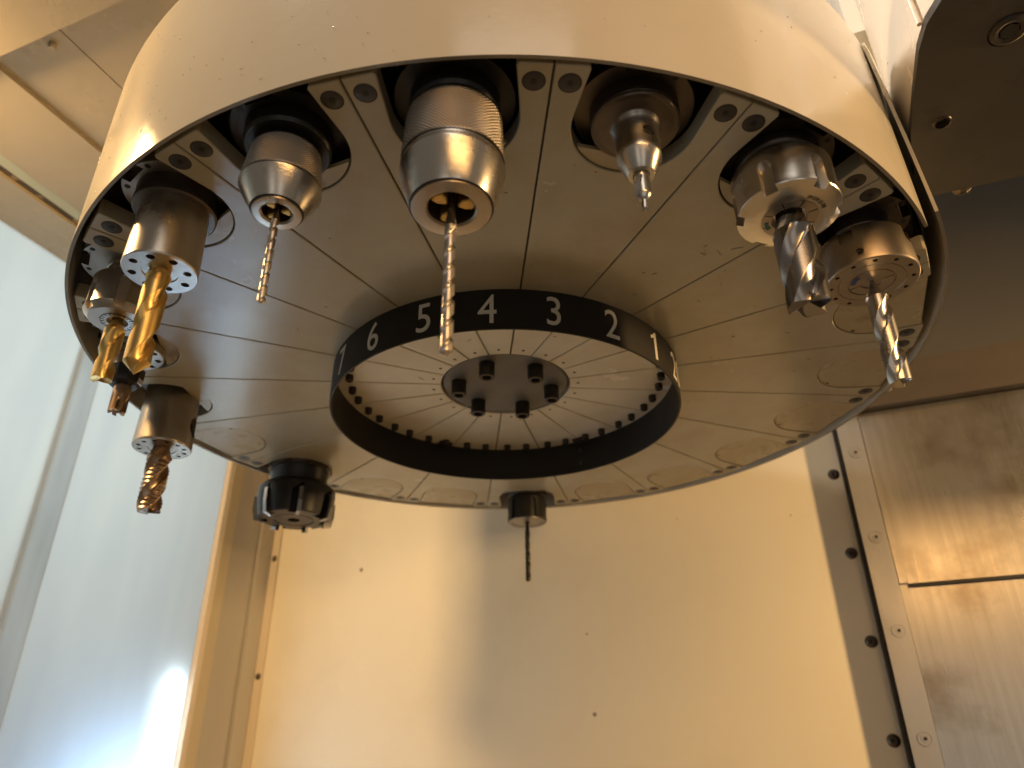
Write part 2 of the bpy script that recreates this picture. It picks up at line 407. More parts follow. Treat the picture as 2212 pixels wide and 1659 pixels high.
# left side: satin sheet cladding with worn trim, made translucent for lamps behind it
clad = tag(empty('side_cladding', room(-1.77, 0.0, -2.6)), 'bright satin side cladding in two sheets, built backlit, with worn trim strip', 'cladding')
def wpart(name, g, m):
    o = obj(name, g, m); o.parent = clad; o.location = -clad.location; return o
wpart('front_cladding', rbox(-1.772, -1.768, -2.6, 0.024, -2.6, 0.828), M['cladding'])
wpart('rear_cladding', rbox(-1.772, -1.768, 0.135, 0.886, -2.6, 0.828), M['cladding'])
wpart('trim_strip', rbox(-1.785, -1.7675, 0.026, 0.040, -2.6, 0.828), M['cladding_seam'])
wpart('trim_strip', rbox(-1.7715, -1.767, 0.042, 0.133, -2.6, 0.828), M['cladding_smear'])

# right rail
rail = tag(empty('wall_rail', room(0.915, DW, -2.6)), 'vertical dull aluminium rail with countersunk screws beside the stainless panels', 'rail')
def rpart(par, name, g, m):
    o = obj(name, g, m); o.parent = par; o.location = -par.location; return o
rpart(rail, 'gasket', rbox(0.863, 0.874, DW-0.060, DW-0.001, -2.6, 0.30), M['socket'])
rpart(rail, 'strip', rbox(0.876, 0.957, DW-0.080, DW-0.001, -2.6, 0.30), M['rail'])
g = lathe([(0,0.0012),(0.006,0.0012),(0.0062,0.003),(0.012,0.003),(0.0125,0.0015),(0.018,0.0015),(0.0185,0.003),(0.0215,0.003),(0.022,0.0)], 28).xf(lambda x,y,z:(x,-z,y))
MS_F = mesh_of(g, 'screw', M['rail'])
for z in (0.119, -0.203, -0.522, -0.848, -1.17):
    o = link('screw', MS_F, rail); o.location = Vector(room(0.922, DW-0.0805, z))*K - rail.location; o.rotation_euler = (0,0,-AZ)
    s = link('socket', SOCK, o); s.location = (0, 0.0045*K, 0)

# stainless panels
pan = tag(empty('stainless_panel', room(1.6, DW, -2.6)), 'brushed stainless wall sheets, upper one lapped over the lower', 'metal panel')
rpart(pan, 'upper_sheet', rbox(0.960, 2.9, DW-0.075, DW-0.063, -0.368, 0.272), M['stainless'])
rpart(pan, 'folded_lip', rbox(0.985, 2.9, DW-0.080, DW-0.0755, -0.372, -0.352), M['stainless'])
rpart(pan, 'seam_shadow_strip', rbox(0.985, 2.9, DW-0.0755, DW-0.0615, -0.381, -0.3725), M['socket'])  # black strip standing in for the shadow under the folded lip
rpart(pan, 'lower_sheet', rbox(0.960, 2.9, DW-0.061, DW-0.049, -2.6, -0.300), M['stainless'])
lin = structure('lintel', rbox(0.90, 2.9, DW-0.12, DW-0.001, 0.276, 0.445), M['lintel'])
sc = obj('screw', lathe([(0,0.010),(0.008,0.010),(0.012,0.004),(0.012,0)], 14).xf(lambda x,y,z:(x,-z,y)), M['rail'], lin, room(1.08, DW-0.12, 0.335), -AZ)
up = structure('upper_wall', rbox(0.86, 2.9, DW-0.06, DW-0.002, 0.447, 2.2), M['upper'])

# ------------------------------------------------------------------ spindle head (upper right)
hp = [(1.9,-0.08),(1.07,-0.10),(1.035,-0.20),(1.024,-0.32),(1.022,-0.435),(1.022,-0.534),(1.030,-0.590),(1.053,-0.640),(1.09,-0.69),(1.14,-0.73),(1.20,-0.755),(1.28,-0.765),(1.9,-0.765)]
def rpoly(pts): return [room(u,w,0)[:2] for u,w in pts]
head = tag(empty('spindle_head', room(1.3,-0.4,0.22)), 'cream machine head with dark round-cornered underside plate and bolts', 'machine head')
def hpart(name, g, m):
    o = obj(name, g, m); o.parent = head; o.location = -head.location; return o
ring_cut = [prism(circ(0.034,40,*room(1.166,-0.522,0)[:2]), 0.20, 0.236), prism(circ(0.014,28,*room(1.08,-0.331,0)[:2]), 0.20, 0.245)]
me = cut(prism(rpoly(hp), 0.22, 0.238), ring_cut, 'underside_plate', [M['head_dark']])
o = link('underside_plate', me, head); o.location = -head.location
inset = [(u+0.004 if u < 1.5 else u, w+0.004 if w < -0.3 else w-0.004) for u, w in hp]
hpart('housing', prism(rpoly(inset), 0.2385, 1.3), M['head_paint'])
b = lathe([(0,0.232),(0.016,0.232),(0.0165,0.217),(0.024,0.2145),(0.030,0.217),(0.0325,0.222),(0.0325,0.235)], 40)
bo = hpart('socket_bolt', b, M['screw']); bo.location = Vector(room(1.166,-0.522,0))*K - head.location
so = obj('socket', hexa(0.0165, 0.216, 0.2335), M['socket'], bo)
hpart('bore_rim', lathe([(0.0135,0.235),(0.0135,0.217),(0.0165,0.218),(0.0185,0.2205),(0.0185,0.235)], 28).move(*room(1.08,-0.331,0)), M['bolt'])
hpart('rear_housing', rbox(1.03, 1.9, -0.095, 0.16, 0.80, 1.6), M['head_paint'])
# bead added down the left face to catch the highlight of the crease
P0 = room(1.0245,-0.575,0)
hpart('highlight_bead', prism(circ(0.0045,10,P0[0],P0[1]), 0.24, 1.3), M['head_paint'])
hpart('screw', lathe([(0,0.252),(0.008,0.250),(0.018,0.256),(0.019,0.262)],20).move(*room(1.16,-0.045,0)), M['steel_dark'])

# ================================================================== CAROUSEL
T0 = R_(4.78); ST = R_(18.0)
car = tag(empty('tool_carousel'), 'round beige tool carousel disc of twenty wedge plates with black number ring', 'tool carousel')
# wedge plate, pocket on local -Y axis
HA = ST/2
def wedge_outline(gap=0.0015, rin=0.1735, rout=1.032):
    pts = []
    c = cos(HA); s = sin(HA)
    def side(e_r, sgn):      # point at radius e_r on the seam, moved in by gap
        x, y = e_r*s*sgn, e_r*c
        return (x - sgn*gap*c, y + gap*s*0)
    # build in frame x across, y outward, counter-clockwise
    ins = [side(rin, -1)]
    A = []
    # inner arc left -> right
    aL = -HA + gap/rin; aR = HA - gap/rin
    for i in range(7):
        a = aL + (aR-aL)*i/6; A.append((rin*sin(a), rin*cos(a)))
    # right seam up to the tip
    A.append(side(rout*1.0, 1)); 
    # arm end: straight, slightly rounded at the pocket corner
    A += [(0.110, rout*cos(0.107)+0.001), (0.105, rout*cos(0.107)-0.004)]
    e0, r = 0.933, 0.104
    for i in range(25):
        a = pi*i/24
        A.append((r*cos(a), e0 - r*sin(a)))
    A += [(-0.105, rout*cos(0.107)-0.004), (-0.110, rout*cos(0.107)+0.001)]
    A.append(side(rout, -1))
    return A
wo = [(x, -y) for x, y in wedge_outline()]
wo = wo[::-1]   # counter-clockwise after the flip
area2 = sum(wo[i-1][0]*wo[i][1]-wo[i][0]*wo[i-1][1] for i in range(len(wo)))
if area2 < 0: wo = wo[::-1]
ME_plate = mesh_of(prism(wo, 0.0, 0.034, 0.0016), 'wedge_plate', M['plate'], 25)
# countersunk rim screw, socket bolt, pin hole
ME_rim = mesh_of(lathe([(0,-0.0004),(0.0045,-0.0004),(0.0150,-0.0008),(0.0162,-0.0002),(0.0162,0.004)], 28), 'rim_screw', M['screw'])
ME_rimsock = mesh_of(hexa(0.0050, -0.0011, 0.002), 'socket', M['socket'])
ME_seat = mesh_of(lathe([(0.0150,-0.00015),(0.0185,-0.00015),(0.0185,0.002)], 28), 'screw_seat', M['hole'])
def cap_bolt(r, h, sr, name):
    return mesh_of(lathe([(0,-h*0.72),(sr*0.86,-h*0.72),(sr*0.9,-h),(r*0.88,-h),(r,-h*0.9),(r,0.001)], 28), name, M['bolt'])
ME_ringbolt = cap_bolt(0.0105, 0.016, 0.0062, 'ring_bolt')
ME_flat = mesh_of(lathe([(0.0145,0.001),(0.0145,-0.003),(0.006,-0.003)], 24), 'washer', M['bolt'])
ME_pin = mesh_of(lathe([(0,-0.0003),(0.0042,-0.0003),(0.0042,0.002)], 12), 'pin_hole', M['hole'])
# pocket cover (full) and the sliver seen behind a tool
def U_outline(r, e_out, e0=0.933, n=24):
    pts = [(-r, -e_out)] + [(r, -e_out)]
    arc = [(r*cos(pi*i/n), -(e0 - r*sin(pi*i/n))) for i in range(n+1)]
    return pts + arc
def sliver_outline(r, e_line, e0=0.933, n=20):
    h = e0-e_line; a0 = math.asin(h/r)
    return [(r*cos(a0+(pi-2*a0)*i/n), -(e0 - r*sin(a0+(pi-2*a0)*i/n))) for i in range(n+1)]
ME_cover = mesh_of(prism(U_outline(0.1015, 1.022), 0.0018, 0.012, 0.0012), 'pocket_cover', M['cover'], 25)
ME_sliver = mesh_of(prism(sliver_outline(0.1012, 0.868), 0.0035, 0.012), 'pocket_cover', M['cover'], 25)
ME_cpin = mesh_of(lathe([(0,0.0012),(0.0045,0.0012),(0.0045,0.004)], 12), 'pin_hole', M['hole'])
OCC = {-1, 0, 1, 2, -2, -3, -4, -5, -6, -8, 9}
for k in range(-10, 10):
    c = T0 + ST*(k+0.5)
    pl = link('wedge_plate', ME_plate, car, (0,0,0), c)
    for s in (-1, 1):
        a = s*(HA - R_(1.58))
        q = link('rim_screw', ME_rim, pl, pol(1.0, a)); q.rotation_euler[2] = random.uniform(0, 6)
        link('rim_screw_seat', ME_seat, pl, pol(1.0, a))
        b = link('ring_bolt', ME_ringbolt, pl, pol(0.414, s*R_(4.15)))
    link('pin_hole', ME_pin, pl, pol(0.196, 0))
    cv = link('pocket_cover', ME_sliver if k in OCC else ME_cover, car, (0,0,0), c)
    if k not in OCC: link('pin_hole', ME_cpin, cv, (0.072, -0.872, 0))
for k in range(-10, 10):   # hexagon sockets, sub-parts of the plates' screws would be a fourth level: joined into one part
    pass
g = G()
for k in range(-10, 10):
    for s in (-1, 1):
        a = T0 + ST*(k+0.5) + s*(HA - R_(1.58)); p = pol(1.0, a)
        hx = hexa(0.0052, -0.0012, 0.002, p[0], p[1], random.uniform(0, 1)); g.add(hx.v, hx.f)
so = obj('screw_sockets', g, M['socket'], car, smooth=0); so['kind'] = 'stuff'
# drum that carries the pockets (dark behind the plates)
obj('drum', lathe([(0,0.0345),(0.80,0.0345),(0.805,0.040),(0.805,0.135),(1.03,0.135),(1.03,0.42),(0,0.42)], 80), M['cavity'], car)
# pocket side rails: thick U wall behind each plate edge
# hub
hub = obj('hub_plate', lathe([(0,0.0035),(0.166,0.0035),(0.1685,0.006),(0.1685,0.03)], 72), M['hub'], car)
ME_hb = mesh_of(lathe([(0,-0.026),(0.0115,-0.026),(0.0125,-0.036),(0.0185,-0.036),(0.0205,-0.034),(0.0205,0.003),(0.0215,0.003),(0.0215,0.0045)], 32), 'hub_bolt', M['bolt'])
ME_hbs = mesh_of(hexa(0.0118, -0.0355, -0.020), 'socket', M['socket'])
for i in range(6):
    link('hub_bolt', ME_hb, hub, pol(0.126, R_(-21.6 + 60*i)))
# number ring
ONE = [(0.02,0),(0.16,0),(0.16,1),(0.06,1),(0.02,0.92),(-0.15,0.83),(-0.15,0.71),(0.02,0.79)]
def numeral_geo(txt, h):
    g = G(); adv = 0.046
    for i, chx in enumerate(txt):
        q = prism([(x*h, y*h) for x, y in ONE], 0.0, 0.0008) if chx == '1' else text_geo(chx, h, 0.0, 0.84, 0.0008)
        q.move((i - (len(txt)-1)/2)*adv); g.add(q.v, q.f)
    return g
RR = 0.456
ring = obj('number_ring', lathe([(RR,0.0),(RR,-0.099),(RR-0.0015,-0.1005),(RR-0.0045,-0.1005),(RR-0.006,-0.099),(RR-0.006,0.0)], 128), M['ring'], car)
for n in range(1, 21):
    th = T0 + ST*(3.5 - n) if n <= 13 else T0 + ST*(3.5 - n + 20)
    th = R_(4.78) + ST*(2.5-(n-1)) 
    g = numeral_geo(str(n), 0.072)
    def bend(x, y, z, th=th):
        a = th + x/RR
        r = RR + 0.0004 + z
        return (r*sin(a), -r*cos(a), -0.0862 + y)
    obj('numeral', g.xf(bend), M['numeral'], ring, smooth=0)
for zz in (-0.03, -0.072):
    a = R_(149)
    rv = lathe([(0,0.006),(0.006,0.005),(0.008,0.0)], 14)
    p = pol(RR-0.006, a, zz)
    rv.xf(lambda x,y,z: (p[0] - z*sin(a) + x*cos(a), p[1] + z*cos(a) + x*sin(a), p[2]+y))
    obj('rivet', rv, M['screw'], ring)
for a in (R_(148), R_(-153)):
    obj('ring_clip', box(-0.022, 0.022, 0.0, 0.03, -0.007, 0.0).xf(lambda x,y,z: (pol(RR-0.006-y, a+x/RR)[0], pol(RR-0.006-y, a+x/RR)[1], z)), M['bolt'], ring, smooth=0)

# ================================================================== CAROUSEL COVER
cov = tag(empty('carousel_cover'), 'cream enamelled drum cover curving around the carousel with a slit at its right', 'machine cover')
ZS = 0.47      # top of slit
TS = R_(48.9)  # front edge of slit
def sheet(th0, th1, zlow, ztop, rfun, t=0.0065, n=120, zn=14):
    g = G(); V = []; F = []
    for lay in (0, 1):
        for i in range(n+1):
            t0 = th0 if callable(th0) else (lambda z: th0)
            a_n = t0(0.0) + (th1-t0(0.0))*i/n
            for j in range(zn+1):
                z = zlow(a_n) + (ztop-zlow(a_n))*j/zn
                a = t0(z) + (th1-t0(z))*i/n
                r = rfun(a, z) - (t if lay else 0)
                V.append(pol(r, a, z))
    m = (n+1)*(zn+1)
    def I(l, i, j): return l*m + i*(zn+1) + j
    for i in range(n):
        for j in range(zn):
            F.append((I(0,i,j), I(0,i+1,j), I(0,i+1,j+1), I(0,i,j+1)))
            F.append((I(1,i,j), I(1,i,j+1), I(1,i+1,j+1), I(1,i+1,j)))
        F.append((I(0,i,0), I(1,i,0), I(1,i+1,0), I(0,i+1,0)))
        F.append((I(0,i,zn), I(0,i+1,zn), I(1,i+1,zn), I(1,i,zn)))
    for j in range(zn):
        F.append((I(0,0,j), I(0,0,j+1), I(1,0,j+1), I(1,0,j)))
        F.append((I(0,n,j), I(1,n,j), I(1,n,j+1), I(0,n,j+1)))
    return g.add(V, F)
RS = 1.049
ZLIP = -0.004
fs = obj('front_sheet', sheet(lambda z: R_(51.4 - 11.9*max(0, z)), R_(-140), lambda a: ZLIP, 0.43, lambda a, z: RS, n=190, zn=10), M['shroud'], cov)
def flare(a, z):
    d = (math.degrees(a) - 51.5)
    return RS + 0.006 + 0.020*math.exp(-(d/14.0)**2)*max(0.0, 1 - max(0,z)/ZS)
def flaplow(a):
    d = math.degrees(a) - 52.5
    return ZLIP + 0.045*max(0.0, 1 - d/9.0)
rs = obj('rear_sheet', sheet(lambda z: R_(51.4 - 11.9*max(0, z) + 0.35 + 1.5*max(0, 1 - z/0.43)), R_(220), flaplow, 0.43, flare, n=190, zn=12), M['shroud'], cov)
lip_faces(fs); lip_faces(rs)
obj('slit_gasket', sheet(R_(42.0), R_(61), lambda a: 0.06, 0.425, lambda a, z: 1.0395, t=0.004, n=8, zn=3), M['socket'], cov)
obj('top_panel', lathe([(0,0.47),(0.80,0.47),(1.0,0.452),(1.04,0.44),(RS,0.431),(RS-0.008,0.431),(0.9,0.44),(0,0.44)], 96), M['shroud'], cov)

# ================================================================== TOOLS
RP = 0.933
def pocket(k): return R_(4.78) + ST*(k+0.5)
def viewaz(k):
    c = pocket(k); x, y = RP*sin(c), -RP*cos(c)
    d = CAMP - Vector((x, y, 0)); return atan2(d.x, -d.y)

def flange_geo(k, neck=0.072, zb=0.034):
    """V-flange with two drive notches (radially out / in) as one mesh"""
    c = pocket(k)
    def plate(r, z0, z1, notch=True):
        pts = []
        hw = 0.026
        n = 96
        for i in range(n):
            a = 2*pi*i/n
            x, y = sin(a), -cos(a)
            pts.append((r*x, r*y))
        if notch:
            q = []
            for x, y in pts:
                if abs(x) < hw: continue
                q.append((x, y))
            # rebuild in order with rectangular notches at -Y and +Y
            right = [p for p in q if p[0] > 0]; left = [p for p in q if p[0] < 0]
            right.sort(key=lambda p: atan2(p[0], -p[1])); left.sort(key=lambda p: atan2(-p[0], -p[1]), reverse=True)
            yy = sqrt(r*r-hw*hw); d = 0.080 if r > 0.09 else yy
            pts = [(hw, -d), (hw, -yy)] + right + [(hw, yy), (hw, d), (-hw, d), (-hw, yy)] + left + [(-hw, -yy), (-hw, -d)]
        return prism(pts, z0, z1)
    g = G()
    for P in (plate(0.0975, zb, zb+0.026), plate(0.0845, zb+0.0262, zb+0.038, False), plate(0.0975, zb+0.0382, zb+0.062)):
        g.add(P.v, P.f)
    co = cos(c); s = sin(c)
    return g.xf(lambda x, y, z: (x*co - y*s, x*s + y*co, z))

def fluted(rows, nf, pitch, core, land=0.35, style='mill', n=96, hand=1, tip='flat', phase=0.0, serr=None, relief=0.04):
    """rows: list of (z, R, depthfactor) from the shank down to the tip"""
    g = G(); V = []; F = []
    z_top = rows[0][0]
    def sec(s):
        if s < land: return (1-relief*(s/land)), 0.0
        q = (s-land)/(1-land)
        if style == 'drill':
            d = sin(pi*min(1, q))**0.55
        else:
            d = min(1.0, (1-q)/0.13) * (1 - max(0.0, 1-q/0.75)**1.7) if q > 0.0 else 0
            d = max(0.0, d)
        return 1-relief*(1-q)*0.5, d
    ring = []
    N = len(rows)
    for ri, (z, R, df) in enumerate(rows):
        row = []
        tw = 2*pi*(z-z_top)/pitch*hand
        for i in range(n):
            a = 2*pi*i/n
            s = (i/n*nf) % 1.0
            base, d = sec(s)
            cr = core*R
            r = R*base - (R*base-cr)*d*df
            if serr and d < 0.05 and df > 0.5:
                r *= 1 - serr[1]*abs(((z/serr[0]) + s*0.0) % 1.0 - 0.5)*2
            zz = z
            if ri == N-1 and tip == 'flat':
                zz = z + R*(0.10*(s/land) if s < land else 0.10+0.45*((s-land)/(1-land))*(1 if s < 0.96 else 0.3))
            row.append(len(V)); V.append(pol(r, a+tw+phase, zz))
        ring.append(row)
    for A, B in zip(ring, ring[1:]):
        for i in range(n):
            j = (i+1) % n; F.append((A[i], A[j], B[j], B[i]))
    z, R, df = rows[-1]
    cidx = len(V); V.append((0, 0, z + (R*0.30 if tip == 'flat' else -R*0.0)))
    for i in range(n):
        j = (i+1) % n; F.append((ring[-1][i], ring[-1][j], cidx))
    V.append((0,0,rows[0][0])); c0 = len(V)-1
    for i in range(n):
        j = (i+1) % n; F.append((ring[0][j], ring[0][i], c0))
    return g.add(V, F)
def mill_rows(zs, zf, zt, R, Rs=None, runout=0.05, n=60):
    """shank from zs to zf, flutes from zf to zt"""
    rows = [(zs, Rs or R, 0), (zf+1e-4, Rs or R, 0)]
    for i in range(n+1):
        z = zf + (zt-zf)*i/n
        t = min(1.0, (zf-z)/runout)
        rows.append((z, R, 0.05 + 0.95*t**0.6 if t > 0 else 0))
    return rows
def pointed(rows, h, n=6):
    z, R, df = rows[-1]
    for i in range(1, n+1):
        t = i/n; rows.append((z-h*t, max(R*(1-t), R*0.02), df))
    return rows

def holes_ring(g_prof, seg, r, n, hr, z, depth, name, mats, a0=0.0):
    cutters = []
    gg = G()
    for i in range(n):
        p = pol(r, a0 + 2*pi*i/n)
        c = prism(circ(hr, 16, p[0], p[1]), z-0.01, z+depth); gg.add(c.v, c.f)
    return cut(lathe(g_prof, seg), [gg], name, mats)

def tool(name, k, label, cat='tool holder', group='tool holders hanging in the carousel pockets'):
    c = pocket(k)
    t = empty(name, pol(RP, c)); tag(t, label, cat, group); return t

def std_flange(t, k, neck=0.0725, ztop=0.036, zbot=-0.002, m='steel_dark', nm='steel_dark'):
    f = obj('flange', flange_geo(k), M[m], t)
    c = pocket(k)
    for s in (-1, 1):
        p = pol(0.0875, c + s*0.46)
        obj('drive_screw', lathe([(0,0.0336),(0.0055,0.0336),(0.0055,0.038)], 14), M['socket'], t, (p[0], p[1], 0))
    obj('neck', lathe([(0.06,0.10),(neck,0.10),(neck,zbot+0.006),(neck-0.004,zbot),(0.0,zbot)], 64), M[nm], t)

def sect(r0, r1, a0, a1, z0, z1, n=8):
    pts = [pol(r1, a0+(a1-a0)*i/n)[:2] for i in range(n+1)] + [pol(r0, a1-(a1-a0)*i/n)[:2] for i in range(n+1)]
    return prism(pts, z0, z1)
def collet(t, r0, r1, z0, z1, n, m, a0=0.0, gap=0.0022):
    cl = empty_part('collet', t)
    for i in range(n):
        a = a0 + 2*pi*i/n; b = a0 + 2*pi*(i+1)/n
        rm = (r0+r1)/2
        obj('collet_jaw', sect(r0, r1, a+gap/rm/2, b-gap/rm/2, z0, z1), M[m], cl)
    return cl
def empty_part(name, t):
    o = bpy.data.objects.new(name, None); COL.objects.link(o); o.parent = t; o.empty_display_size = 0.01; return o

def knurl(prof, seg=432, rows=90, amp=0.0019, nstart=72, lead=15):
    """diamond knurled band between two (r,z)"""
    (r0, z0), (r1, z1) = prof
    V = []; F = []
    for j in range(rows+1):
        t = j/rows; z = z0+(z1-z0)*t; r = r0+(r1-r0)*t
        edge = min(1.0, min(t, 1-t)*14)
        for i in range(seg):
            a = 2*pi*i/seg
            p = (nstart*i/seg + lead*t) % 1.0; q = (nstart*i/seg - lead*t) % 1.0
            d = min(abs(p-0.5)*2, 1)*0.5 + min(abs(q-0.5)*2, 1)*0.5
            V.append(pol(r + amp*edge*(d*2-1), a, z))
    for j in range(rows):
        for i in range(seg):
            k2 = (i+1) % seg
            F.append((j*seg+i, j*seg+k2, (j+1)*seg+k2, (j+1)*seg+i))
    return G().add(V, F)

def drill_chuck(name, k, label, R0, R1, z_k0, z_k1, z_sh, z_f, rf, rm, cone_m='steel', band=True, back=None):
    t = tool(name, k, label, 'drill chuck')
    std_flange(t, k, m='steel_black', nm='steel_black')
    if back: obj('chuck_back', lathe(back, 64), M['steel_black'], t)
    obj('knurled_sleeve', knurl(((R0, z_k0), (R1, z_k1))), M['knurl'], t, smooth=60)
    obj('sleeve_shoulder', lathe([(R0*0.8,z_k0+0.004),(R0-0.001,z_k0+0.002),(R0,z_k0)], 72), M['knurl'], t)
    prof = [(R1-0.0012, z_k1)]
    if band: prof += [(R1-0.0012, z_k1-0.004), (R1-0.004, z_k1-0.005), (R1-0.004, z_k1-0.009), (R1+0.001, z_k1-0.011)]
    prof += [(R1+0.0012, z_sh), (R1+0.001, z_sh-0.003), (rf+0.0035, z_f+0.010), (rf+0.001, z_f+0.0043)]
    obj('nose_cone', lathe(prof, 80), M[cone_m], t)
    obj('nose_groove', lathe([(rf+0.0012,z_f+0.0042),(rf-0.003,z_f+0.0030)], 72), M['socket'], t)
    obj('nose_ring', lathe([(rf-0.0018,z_f+0.0050),(rf-0.0022,z_f+0.0005),(rf-0.004,z_f),(rm+0.003,z_f),(rm,z_f+0.003),(rm*0.9,z_f+0.06),(0,z_f+0.06)], 72), M['steel_old'], t)
    return t

def jaws(t, rm, z, rd, a0, w, m='brass'):
    for i in range(3):
        a = a0 + 2*pi*i/3
        pts = [(-w, -rm*0.86), (-w*0.4, -rm*0.97), (w*0.4, -rm*0.97), (w, -rm*0.86), (w*0.9, -rd-0.010), (0.002, -rd-0.0005), (-0.002, -rd-0.0005), (-w*0.9, -rd-0.010)]
        c, s = cos(a), sin(a)
        g = prism([(x*c-y*s, x*s+y*c) for x, y in pts], z+0.004, z+0.055, 0.002)
        obj('jaw', g, M[m], t)

# --- big knurled drill chuck (front centre)
t = drill_chuck('drill_chuck', -1, 'largest knurled keyless drill chuck holding a long twist drill, front centre pocket', 0.0745, 0.0792, -0.012, -0.106, -0.118, -0.190, 0.0615, 0.0355)
jaws(t, 0.0355, -0.190, 0.0095, viewaz(-1)+R_(-48), 0.011)
obj('twist_drill', fluted(pointed(mill_rows(-0.12, -0.222, -0.433, 0.0090, 0.0090, 0.012, 130), 0.004, 3), 2, 0.062, 0.42, 0.60, 'drill', 48, relief=0.02, tip='point'), M['hss'], t)

# --- small knurled drill chuck
t = drill_chuck('drill_chuck', -2, 'smaller keyless drill chuck with tapered nose and thin twist drill', 0.0565, 0.0640, -0.014, -0.084, -0.087, -0.136, 0.0410, 0.0232, band=False)
jaws(t, 0.0232, -0.136, 0.0065, viewaz(-2)+R_(-40), 0.008)
obj('twist_drill', fluted(pointed(mill_rows(-0.09, -0.150, -0.303, 0.0064, 0.0064, 0.010, 120), 0.003, 3), 2, 0.044, 0.42, 0.60, 'drill', 40, relief=0.02, tip='point'), M['hss'], t)

# --- collar holder with centre drill
t = tool('center_drill_holder', 0, 'dark flanged holder with slim nose, side set screw and short centre drill')
std_flange(t, 0)
va = viewaz(0)
nose = [(0.0,0.01),(0.0712,0.01),(0.0722,0.004),(0.0712,0.0),(0.060,-0.0022),(0.047,-0.004),(0.0405,-0.007),(0.0375,-0.012),(0.0362,-0.020),(0.0352,-0.055)]
obj('flange_disc', lathe(nose[:6]+[(0.030,-0.004)], 72), M['steel_dark'], t)
body = lathe([(0,0.004),(0.042,0.004),(0.0405,-0.006),(0.0375,-0.011),(0.0358,-0.018),(0.0352,-0.063),(0.0357,-0.071),(0.0350,-0.073),(0.0222,-0.1040),(0.0205,-0.1055),(0.0135,-0.1055),(0.0125,-0.102),(0,-0.102)], 72)
sa = va + R_(34); 
def side_cyl(r, d0, d1, a, z, n=24):
    g = prism(circ(r, n), d0, d1)
    return g.xf(lambda x, y, zz: (zz*sin(a) + x*cos(a), -zz*cos(a) + x*sin(a), z + y))
me = cut(body, [side_cyl(0.0105, 0.022, 0.06, sa, -0.0415)], 'nose', [M['steel']])
link('nose', me, t)
ss = obj('set_screw', side_cyl(0.0098, 0.015, 0.0295, sa, -0.0415), M['steel_dark'], t)
obj('socket', side_cyl(0.0052, 0.025, 0.0300, sa, -0.0415, 6), M['socket'], ss)
rows = [(-0.09,0.0128,0),(-0.112,0.0128,0)] + [(-0.113-0.003*i, 0.0128, min(1,0.15+0.2*i)) for i in range(12)] + [(-0.153,0.0085,1),(-0.156,0.0056,1),(-0.162,0.0054,1),(-0.171,0.0054,1),(-0.175,0.002,1)]
obj('center_drill', fluted(rows, 2, 0.35, 0.30, 0.55, 'drill', 40, relief=0.02, tip='point', phase=va+0.6), M['carbide'], t)

# --- ER32 collet chuck with big end mill
t = tool('collet_chuck', 1, 'bright slotted collet nut with etched size marking and thick polished end mill')
std_flange(t, 1, neck=0.066)
va = viewaz(1)
obj('collar_ring', lathe([(0.06,0.034),(0.0715,0.032),(0.0740,0.026),(0.0740,0.018),(0.0715,0.012),(0.066,0.008),(0.066,-0.012),(0.05,-0.012)], 72), M['steel_dark'], t)
def slot_cut(r_in, r_out, hw, z_top, z_bot, a, n=8):
    pts = [(-hw, z_bot), (hw, z_bot)] + [(hw*cos(pi*i/n), z_top-hw + hw*sin(pi*i/n)) for i in range(n+1)]
    g = prism(pts, r_in, r_out)   # x=across, y=z, z=radial
    return g.xf(lambda x, y, d: (d*sin(a) + x*cos(a), -d*cos(a) + x*sin(a), y))
def er_nut(r_top, r_sh, z_top, z_sh, z_f, rf, ri, n, hw, zst, a0, depth, name, m):
    pr = [(r_top-0.010, z_top+0.001), (r_top-0.002, z_top), (r_top, z_top-0.003), (r_sh-0.002, z_sh+0.012), (r_sh, z_sh+0.002), (r_sh-0.001, z_sh), (rf, z_f), (ri, z_f), (ri, z_f+0.010), (0, z_f+0.010), (0, z_top+0.001)]
    g = G()
    for i in range(n):
        s = slot_cut(r_sh-depth, r_sh+0.03, hw, zst, z_f-0.02, a0+2*pi*i/n); g.add(s.v, s.f)
    return cut(lathe(pr, 96), [g], name, [M[m]])
me = er_nut(0.0850, 0.0868, -0.006, -0.0900, -0.0985, 0.0655, 0.0465, 6, 0.0118, -0.030, va+R_(-14), 0.0125, 'collet_nut', 'steel')
nut = link('collet_nut', me, t)
collet(t, 0.0300, 0.0462, -0.0995, -0.05, 8, 'steel_old', va+R_(-8))
obj('seal', sect(0.0345, 0.0415, va+R_(-108), va+R_(-78), -0.1003, -0.095), M['rubber'], t)
mill = fluted(mill_rows(-0.05, -0.132, -0.278, 0.0345, 0.0325, 0.05, 60), 3, 0.32, 0.58, 0.46, 'mill', 132, phase=va+R_(35), tip='flat')
obj('end_mill', mill, M['carbide_dark'], t)
# etched marking around the nut face
def face_text(s, h, r, a_mid, z, parent, name='marking', bold=0.0, xs=0.9):
    g = text_geo(s, h, bold, xs, 0.0003)
    # read from below: letters' tops outward, running clockwise in the view
    g.xf(lambda x, y, zz: pol(r + y, a_mid + x/(r+h/2), z - 0.0003 - zz))
    return obj(name, g, M['ink'], parent, smooth=0)
face_text('ER32B (2-20)', 0.0088, 0.0505, va + R_(62), -0.0985, nut)

